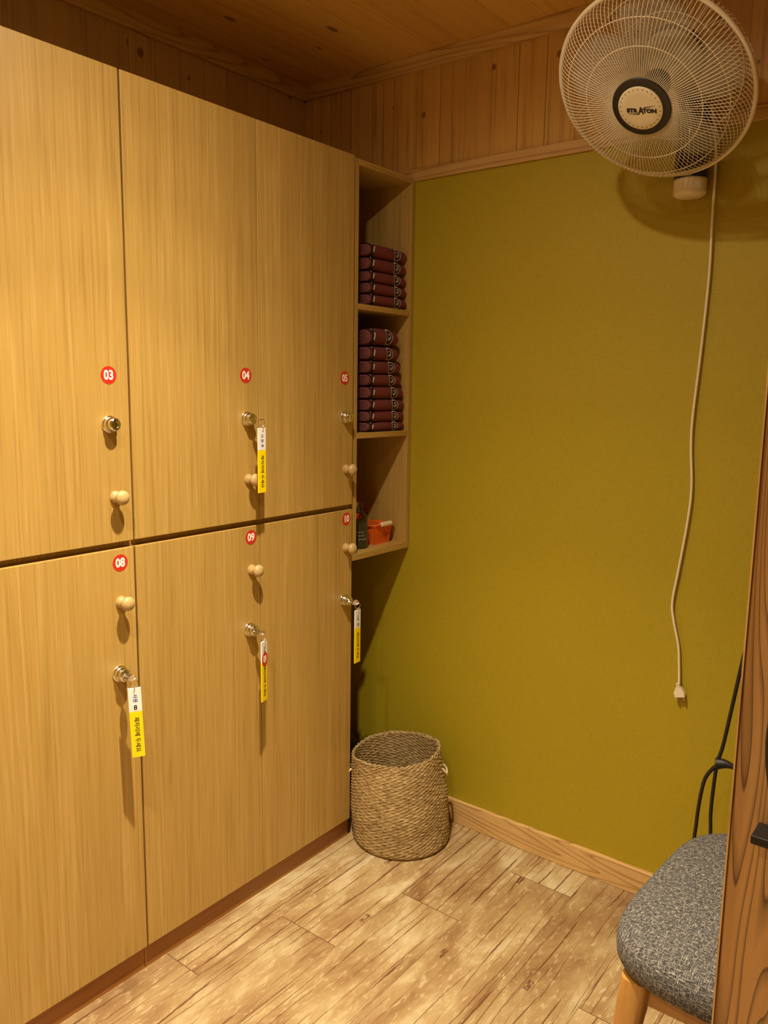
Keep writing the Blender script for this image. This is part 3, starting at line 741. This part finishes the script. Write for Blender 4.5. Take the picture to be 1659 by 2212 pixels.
# ------------------------------------------------------------------ seagrass basket
def sg_basket():
    root = empty('seagrass_basket', (.116, -.178, 0), 'tall woven seagrass basket standing on the floor in the corner', 'basket')
    ROWS, COLS, SR, SC = 56, 72, 5, 6
    NR, NC = ROWS * SR, COLS * SC
    def shape(v, th):
        """radius, xy shift and height at parameter v (0 bottom..1 top)"""
        r = .149 + .002 * math.sin(min(1, v * 1.6) * PI / 2) - .022 * max(0, v - .35)
        if v < .06: r -= .010 * (1 - v / .06) ** 2
        # dents
        r -= .006 * math.exp(-((th - 5.95) / .30) ** 2 - ((v - .25) / .10) ** 2)
        r += .005 * math.exp(-((th - .45) / .5) ** 2 - ((v - .55) / .12) ** 2)
        r -= .009 * math.exp(-((th - 4.75) / .55) ** 2 - ((v - .92) / .22) ** 2)
        h = .280 + .014 * math.cos(th - .35) * v ** 3 + .003 * math.sin(3 * th) * v ** 4
        return r, h
    def surf(inner):
        vs = np.zeros((NR + 1, NC, 3))
        for i in range(NR + 1):
            v = i / NR; row = i // SR; fr = (i % SR) / SR
            bulge = math.sqrt(max(0, 1 - (2 * fr - 1) ** 2))
            for j in range(NC):
                th = 2 * PI * j / NC; r, h = shape(v, th)
                ph = PI * row + PI * j / SC
                over = .5 + .5 * math.cos(ph)
                jit = .0005 * math.sin(17 * th + row * 2.3) + .0004 * math.sin(41 * th + row * 5.1)
                d = .0012 + .0028 * bulge * (.35 + .65 * over) + jit
                rr = r - .0045 - (d if not True else 0) if inner else r
                rr = (r - .006 - d) if inner else (r - .003 + d)
                z = h * v + .0014 * math.sin(ph + .9) * bulge
                if i == 0: z = 0.0
                lean = -.020 * v; leany = -.010 * v
                vs[i, j] = (rr * math.cos(th) + lean, rr * math.sin(th) + leany, max(z, 0.0))
        return vs
    o_, i_ = surf(False), surf(True)
    def mk(name, vs, flip, par):
        n0 = len(vs); verts = vs.reshape(-1, 3)
        idx = np.arange(n0 * NC).reshape(n0, NC); nx = np.roll(idx, -1, axis=1)
        f = np.stack([idx[:-1], nx[:-1], nx[1:], idx[1:]], axis=-1).reshape(-1, 4)
        if flip: f = f[:, ::-1]
        me = bpy.data.meshes.new(name); me.from_pydata(verts.tolist(), [], f.tolist()); me.update()
        return me, verts, f
    allv = np.concatenate([o_, i_[::-1]], axis=0)
    me, _, _ = mk('woven_body', allv, False, root)
    b = link('woven_body', me, GRASS, root, smooth=True)
    bm = bmesh.new(); lathe(bm, [(.128, .0015), (.128, .006)], 48); mesh('basket_bottom', bm, GRASS, root)
    # braided rim
    pts = []; N = 220
    for k in range(N):
        th = 2 * PI * k / N; r, h = shape(1.0, th)
        a = th * 46
        pts.append(((r - .0035 + .0018 * math.cos(a)) * math.cos(th) - .020, (r - .0035 + .0018 * math.cos(a)) * math.sin(th) - .010, h + .001 + .0016 * math.sin(a) + .0008 * math.sin(9 * th)))
    mesh('rim', tube(bmesh.new(), pts, .0030, 7, True), GRASS, root, smooth=True)
    # white loop handles left and right
    for th, zc in ((3.85, .215), (.52, .225)):
        r, h = shape(zc / .29, th); v = zc / .29
        c = Vector(((r + .002) * math.cos(th) - .020 * v, (r + .002) * math.sin(th) - .010 * v, zc))
        tgt = Vector((-math.sin(th), math.cos(th), 0)); out = Vector((math.cos(th), math.sin(th), 0))
        P = spline([c + tgt * -.014 + Vector((0, 0, .012)) - out * .003, c + tgt * -.015 + out * .007, c + Vector((0, 0, -.014)) + out * .010, c + tgt * .015 + out * .007, c + tgt * .014 + Vector((0, 0, .012)) - out * .003], 6)
        mesh('rope_handle', tube(bmesh.new(), P, .0030, 8), IVORY, root, smooth=True)['label'] = 'short off-white rope handle'
    return root
sg_basket()
# dark rounded form behind the basket, at the foot of the lockers
bm = bmesh.new(); bmesh.ops.create_uvsphere(bm, u_segments=28, v_segments=16, radius=1.0)
for v in bm.verts:
    c = v.co.copy(); k = 1 + .04 * math.sin(5 * c.x + 2) * math.cos(4 * c.y)
    v.co = Vector((c.x * .050 * k, c.y * .035 * k, max(-.92, c.z) * .108 * k + .0995))
tag(mesh('dark_form', bm, RUBBER, smooth=True), 'dark rounded form standing behind the seagrass basket by the lockers', 'bag').location = (-.205, -.058, 0)

# ------------------------------------------------------------------ wall fan
FN = Vector((-0.12596, -0.65735, -0.74298)).normalized()
FC = Vector((.8284, -.3280, 1.9918)); FR = .2045
fx = FN.cross(Vector((0, 0, 1))).normalized() * -1      # points to image right (+x)
fy = FN.cross(fx)
if fy.z < 0: fy = -fy; 
fx = fy.cross(FN)
FM = Matrix((fx, fy, FN)).transposed().to_4x4()      # local z = facing
fan = empty('wall_fan', (.822, 0, 1.835), 'cream wall fan with round wire guard mounted high on the green wall', 'fan')
def fpart(name, bm, m, par=None, world=True, **k):
    bm.transform(Matrix.Translation(FC) @ FM if not world else Matrix.Identity(4))
    bm.transform(Matrix.Translation((-.822, 0, -1.835)))
    return mesh(name, bm, m, par or fan, **k)
def guard_profile(front):
    if front: return [(.058, .0575), (.075, .0570), (.110, .054), (.145, .048), (.172, .039), (.190, .026), (.200, .012), (FR - .003, .002)]
    return [(.050, -.085), (.090, -.084), (.130, -.078), (.165, -.064), (.188, -.042), (.199, -.020), (FR - .003, -.003)]
for front, nm, N in ((True, 'front_guard', 132), (False, 'rear_guard', 110)):
    bm = bmesh.new(); pr = spline([(r, z, 0) for r, z in guard_profile(front)], 3)
    for i in range(N):
        a = 2 * PI * i / N + (0 if front else .01)
        tw = 0.0
        pts = [Vector((p.x * math.cos(a + tw), p.x * math.sin(a + tw), p.y)) for p in pr]
        tube(bm, pts, .00085, 4, cap=False)
    for rr in ((.122, .170) if front else (.11, .16)):
        z = min(((abs(p.x - rr), p.y) for p in pr))[1] - (.0012 if front else -.0012)
        tube(bm, [(rr * math.cos(2 * PI * i / 72), rr * math.sin(2 * PI * i / 72), z) for i in range(72)], .0011, 6, True)
    fpart(nm, bm, WIREW, world=False, smooth=True)
bm = bmesh.new(); tube(bm, [(FR * math.cos(2 * PI * i / 96), FR * math.sin(2 * PI * i / 96), 0) for i in range(96)], .0048, 10, True)
fpart('guard_ring', bm, WHITEP, world=False, smooth=True)
bm = bmesh.new(); lathe(bm, [(.046, .050), (.061, .052), (.063, .056), (.061, .0605), (.052, .0625), (.0475, .0620)], 56); hub = fpart('hub_disc', bm, BLACKM, world=False, auto=40)
hub['label'] = 'black ring around the badge'
bm = bmesh.new(); lathe(bm, [(.047, .0600), (.047, .0632), (.0455, .0640), (.030, .0646), (.012, .0649), (.001, .0650)], 56)
badge = fpart('badge', bm, WHITEP, hub, world=False, smooth=True); badge['label'] = 'round cream badge with a ring of dots and lettering'
bm = bmesh.new()
for i in range(26):
    a = 2 * PI * i / 26 + .1; disc(bm, .0011, Matrix.Translation((.0415 * math.cos(a), .0415 * math.sin(a), .0640)), 0, .0004, 10)
LM = Matrix.Translation((.0, -.004, .0652)) @ Matrix.Rotation(math.radians(-17.0), 4, 'Z') @ Matrix.Scale(1.14, 4)
text_into(bm, 'STR', .0100, LM @ Matrix.Translation((-.0160, 0, 0)), 0, offset=.0007, sx=1.15)
text_into(bm, 'A', .0180, LM @ Matrix.Translation((.0005, .0000, 0)), 0, offset=.0008, sx=.75)
text_into(bm, 'TON', .0100, LM @ Matrix.Translation((.0165, 0, 0)), 0, offset=.0007, sx=1.15)
def tri(a, b, c):
    vs = [bm.verts.new(LM @ Vector((x, y, z))) for z in (0, .0002) for x, y in (a, b, c)]
    bm.faces.new(vs[:3]); bm.faces.new(vs[5:2:-1])
tri((-.027, -.0060), (-.004, -.0072), (-.004, -.0052)); tri((.029, .0110), (.006, .0052), (.006, .0070))
fpart('badge_print', bm, INK, badge, world=False)
# blades
for q in range(5):
    bm = bmesh.new(); g = []
    for i in range(9):
        t = i / 8; row = []
        for j in range(9):
            s = j / 8; r = .028 + .155 * t
            wdt = (.30 + .62 * math.sin(min(1, t * 1.15) * PI * .62)) ; a = (s - .5) * 1.35 * wdt / max(.6, (.5 + t)) + .35 * t
            r2 = r * (1 - .10 * (2 * s - 1) ** 2 * t)
            row.append(bm.verts.new((r2 * math.cos(a), r2 * math.sin(a), -.012 + (s - .5) * .034 + .004 * t)))
        g.append(row)
    for a, b in zip(g, g[1:]):
        for i in range(8): bm.faces.new((a[i], a[i + 1], b[i + 1], b[i]))
    bmesh.ops.solidify(bm, geom=bm.faces[:], thickness=.0016)
    bm.transform(Matrix.Rotation(2 * PI * q / 5 + .95, 4, 'Z'))
    fpart('blade', bm, GREYBL, world=False, smooth=True)
bm = bmesh.new(); lathe(bm, [(.026, -.030), (.030, -.020), (.030, .010), (.022, .020), (.008, .024)], 28); fpart('blade_hub', bm, BLACKM, world=False, smooth=True)
# motor housing behind the rear guard
bm = bmesh.new(); lathe(bm, [(.048, -.084), (.060, -.088), (.064, -.100), (.062, -.135), (.052, -.158), (.034, -.170), (.010, -.174)], 36); fpart('motor_housing', bm, WHITEP, world=False, smooth=True)
bm = bmesh.new(); lathe(bm, [(.0645, -.100), (.0665, -.103), (.0665, -.116), (.0645, -.119)], 36); fpart('motor_band', bm, BLACKM, world=False, auto=40)
# neck from the motor down to the wall column
mc = FC + FN * -.125
bm = bmesh.new(); tube(bm, spline([(.824, -.052, 1.985), (.824, -.080, 2.030), (.828, -.130, 2.060), (mc.x, mc.y, mc.z - .02)], 8), .024, 16)
fpart('neck', bm, BLACK, smooth=True)
# wall column: glossy black body with cream foot
def oval(bm, z0, z1, rx, ry, yc, top=1.0, bot=1.0, tilt=0.0):
    rings = []; N = 28; K = 8
    for k in range(K + 1):
        t = k / K; e = (1 - (1 - min(1, t * 5)) ** 2 * (1 - bot)) * (1 - (max(0, (t - .8) * 5)) ** 2 * (1 - top))
        rings.append([bm.verts.new((.824 + rx * e * math.cos(2 * PI * i / N), yc + ry * e * math.sin(2 * PI * i / N), z0 + (z1 - z0) * t + tilt * math.sin(2 * PI * i / N))) for i in range(N)])
    for a, b in zip(rings, rings[1:]):
        for i in range(N): bm.faces.new((a[i], a[(i + 1) % N], b[(i + 1) % N], b[i]))
    bm.faces.new(list(reversed(rings[0]))); bm.faces.new(rings[-1]); return bm
fpart('column', oval(bmesh.new(), 1.873, 2.055, .038, .036, -.041, .8), BLACK, smooth=True)
fpart('column_foot', oval(bmesh.new(), 1.833, 1.8725, .0375, .0355, -.041, 1.0, .74), WHITEP, smooth=True)
fpart('wall_plate', B((.796, -.009, 1.850), (.852, -.0005, 2.04), .004), WHITEP)
# cord
cpts = [(.862, -.050, 2.030), (.871, -.030, 1.97), (.873, -.018, 1.89), (.8725, -.012, 1.778), (.874, -.010, 1.65), (.868, -.010, 1.48), (.860, -.011, 1.317), (.861, -.010, 1.24), (.869, -.010, 1.144), (.866, -.010, 1.06), (.852, -.010, .93), (.842, -.010, .841), (.850, -.011, .79), (.865, -.010, .73), (.871, -.010, .673), (.8745, -.012, .632)]
cord = fpart('power_cord', tube(bmesh.new(), spline(cpts, 8), .0034, 8), WHITEP, smooth=True)
bm = bmesh.new()
pm = Matrix.Translation((.8720, -.014, .632)) @ Matrix.Rotation(math.radians(-14), 4, 'Y')
for i in range(4): lathe(bm, [(.0052, -.0035 * i), (.0058, -.0035 * i - .001), (.0052, -.0035 * i - .0026)], 14, Matrix.Identity(4))
vs = []
for y in (-.006, .006):
    vs.append([bm.verts.new((x, y, z)) for x, z in ((-.006, -.010), (.006, -.010), (.0135, -.024), (.0125, -.036), (-.0125, -.036), (-.0135, -.024))])
n = 6
for i in range(n): bm.faces.new((vs[0][i], vs[0][(i + 1) % n], vs[1][(i + 1) % n], vs[1][i]))
bm.faces.new(vs[0]); bm.faces.new(list(reversed(vs[1])))
bm.transform(pm); plug = fpart('plug', bm, WHITEP, cord, auto=40)
bm = bmesh.new()
for x in (-.0085, .0085):
    tube(bm, [(x, 0, -.034), (x, 0, -.048)], .0021, 10, mi=0)
bm.transform(pm); bm.transform(Matrix.Translation((-.822, 0, -1.835)))
mesh('plug_prongs', bm, STEEL, cord, smooth=True)

# ------------------------------------------------------------------ chair
ch = empty('upholstered_chair', (1.27, -.60, 0), 'chair with a grey tweed padded seat and beech legs, half behind the upright board', 'chair')
bm = bmesh.new()
NX, NY = 26, 30
def seat_pt(u, v, side):
    """superellipse seat plan, domed top"""
    return None
rings = []; N = 72
cx, cy = 0.0, 0.0; ax, ay = .247, .268
levels = [(.86, .396), (.93, .398), (.975, .404), (.995, .416), (1.0, .432), (.995, .446), (.975, .458), (.93, .466), (.84, .472), (.70, .476), (.50, .479), (.25, .480)]
for s, z in levels:
    ring = []
    for i in range(N):
        a = 2 * PI * i / N; ca, sa = math.cos(a), math.sin(a); e = 2 / 4.2
        x = ax * abs(ca) ** e * (1 if ca > 0 else -1); y = ay * abs(sa) ** e * (1 if sa > 0 else -1)
        x *= 1 - .05 * (y / ay)      # narrower towards the wall
        ring.append(bm.verts.new((x * s, y * s + 0.0, z - (.004 * (y / ay)) )))
    rings.append(ring)
for a, b in zip(rings, rings[1:]):
    for i in range(N): bm.faces.new((a[i], a[(i + 1) % N], b[(i + 1) % N], b[i]))
bm.faces.new(list(reversed(rings[0]))); bm.faces.new(rings[-1])
mesh('seat', bm, TWEED, ch, smooth=True)
bm = bmesh.new()
for y in (-.205, .205): box(bm, (-.185, y - .011, .350), (.185, y + .011, .396), .002)
for x in (-.190, .190): box(bm, (x - .011, -.20, .350), (x + .011, .20, .396), .002)
mesh('seat_rail', bm, LEGW, ch)
for sx_, sy_ in ((-1, -1), (-1, 1), (1, -1), (1, 1)):
    bm = bmesh.new(); top = Vector((sx_ * .190, sy_ * .212, .396)); bot = Vector((sx_ * .235, sy_ * .235, 0))
    m = frame(top, (1, 0, 0), (0, 1, 0)); rr = []
    for t, rad in ((0, .025), (.12, .0245), (.5, .019), (1, .013)):
        c = top.lerp(bot, t); rr.append([bm.verts.new(c + Vector((math.copysign(abs(math.cos(a)) ** .6, math.cos(a)) * rad, math.copysign(abs(math.sin(a)) ** .6, math.sin(a)) * rad, 0))) for a in [2 * PI * i / 20 for i in range(20)]])
    for a, b in zip(rr, rr[1:]):
        for i in range(20): bm.faces.new((a[i], a[(i + 1) % 20], b[(i + 1) % 20], b[i]))
    bm.faces.new(rr[0]); bm.faces.new(list(reversed(rr[-1])))
    mesh('leg', bm, LEGW, ch, auto=50)
# backrest on the far right side
bm = bmesh.new()
pts = []
for k in range(9):
    a = -1 + 2 * k / 8; pts.append((.262 - .035 * a * a, .20 * a, .70))
for (z, th) in ((0, 0),):
    pass
g = []
for k in range(13):
    a = -1 + 2 * k / 12; row = []
    for z in (.60, .63, .68, .74, .79, .81):
        row.append(bm.verts.new((.265 - .035 * a * a + .05 * (z - .6), .205 * a, z)))
    g.append(row)
for a, b in zip(g, g[1:]):
    for i in range(5): bm.faces.new((a[i], a[i + 1], b[i + 1], b[i]))
bmesh.ops.solidify(bm, geom=bm.faces[:], thickness=.028)
mesh('backrest', bm, TWEED, ch, smooth=True)
for y in (-.16, .16):
    mesh('back_post', tube(bmesh.new(), [(.195, y * 1.2, .37), (.225, y * 1.1, .50), (.262, y, .66)], [.014, .012, .010], 12), LEGW, ch, smooth=True)

# ------------------------------------------------------------------ black cords beyond the board
def pc(px, py, y):
    """photo-measured direction turned into a place at depth y"""
    d = f_ + r_ * ((px - 829.5) / F_PX) - u_ * ((py - 1106.0) / F_PX); o = cam.matrix_world.translation
    t = (y - o.y) / d.y; return o + d * t
yc_ = -.22
bl = empty('black_cord', pc(1555, 1650, yc_), 'black electric cord with a flared sleeve hanging between board and green wall', 'cord')
def local(pts, o): return [Vector(p) - o for p in pts]
o0 = pc(1555, 1650, yc_)
main = [pc(1650, 1260, yc_), pc(1628, 1338, yc_), pc(1606, 1420, yc_), pc(1583, 1520, yc_), pc(1562, 1610, yc_), pc(1549, 1650, yc_), pc(1540, 1710, yc_), pc(1535, 1760, yc_), pc(1534, 1810, yc_)]
z0 = main[-1]; main += [z0 + Vector((0, -.0, -.15)), Vector((z0.x - .01, z0.y, .005 + .004))]
mesh('cord', tube(bmesh.new(), local(spline(main, 8), o0), .0042, 10), RUBBER, bl, smooth=True)
loop = [pc(1556, 1652, yc_ - .004), pc(1543, 1657, yc_ - .004), pc(1524, 1680, yc_ - .004), pc(1514, 1715, yc_ - .004), pc(1507, 1755, yc_ - .004), pc(1501, 1800, yc_ - .004)]
z0 = loop[-1]; loop += [z0 + Vector((-.01, 0, -.15)), Vector((z0.x - .02, z0.y, .005 + .004))]
mesh('cord_loop', tube(bmesh.new(), local(spline(loop, 8), o0), .0042, 10), RUBBER, bl, smooth=True)
sl = [pc(1549, 1649, yc_), pc(1565, 1650, yc_), pc(1580, 1655, yc_), pc(1600, 1666, yc_), pc(1640, 1690, yc_), pc(1690, 1735, yc_)]
mesh('strain_relief', tube(bmesh.new(), local(spline(sl, 6), o0), [.014 - .0085 * min(1, i / 14) for i in range(31)], 14), RUBBER, bl, smooth=True)

# ------------------------------------------------------------------ upright stained board in the foreground
PX, PY = 1.259, -1.033
bd = empty('upright_board', (PX, PY, 0), 'tall dark-grained pine board standing upright in the right foreground', 'board')
b_ = mesh('board', B((0, -.024, 0), (.62, 0, 2.05), .003), BOARD, bd)
bm = B((-.002, -.026, .0), (.000, .002, 2.05), .0)
e_ = mesh('edge_band', bm, PINE_Z, bd); e_['label'] = 'pale edge strip'

# black iron lantern-like ornament fixed on the board
o1 = pc(1668, 1801, PY - .05)
iron = empty('iron_ornament', o1, 'black wrought iron ornament with curled bars on a flat foot, on the upright board', 'ornament')
bm = bmesh.new(); box(bm, (-.020, -.016, -.013), (.075, .024, -.002), .002); mesh('foot_plate', bm, IRON, iron)
bm = bmesh.new(); H = .25
for k in range(7):
    a0 = PI * (.55 + k * .15)
    pts = [(.024 + (.038 * math.sin(PI * (.12 + .80 * t))) * math.cos(a0 + 1.3 * t), .004 + .018 * math.sin(PI * (.12 + .8 * t)) * -abs(math.sin(a0 + 1.3 * t)), -.002 + H * t) for t in [i / 16 for i in range(17)]]
    tube(bm, pts, .0032, 6)
mesh('curled_bar', bm, IRON, iron, smooth=True)
bm = bmesh.new()
for k in range(12):
    z = .012 + k * .019; c = Vector((.006 + .004 * math.sin(k * 1.7) + .008 * (k > 6), -.016, z))
    pts = [c + Vector((.008 * (1 - .07 * i) * math.cos(.75 * i), -.001 * i * .2, .008 * (1 - .07 * i) * math.sin(.75 * i))) for i in range(12)]
    tube(bm, pts, .0024, 6)
mesh('scroll', bm, IRON, iron, smooth=True)
bm = bmesh.new(); box(bm, (.004, .0165, -.002), (.070, .024, .245), .001); mesh('back_strap', bm, IRON, iron)
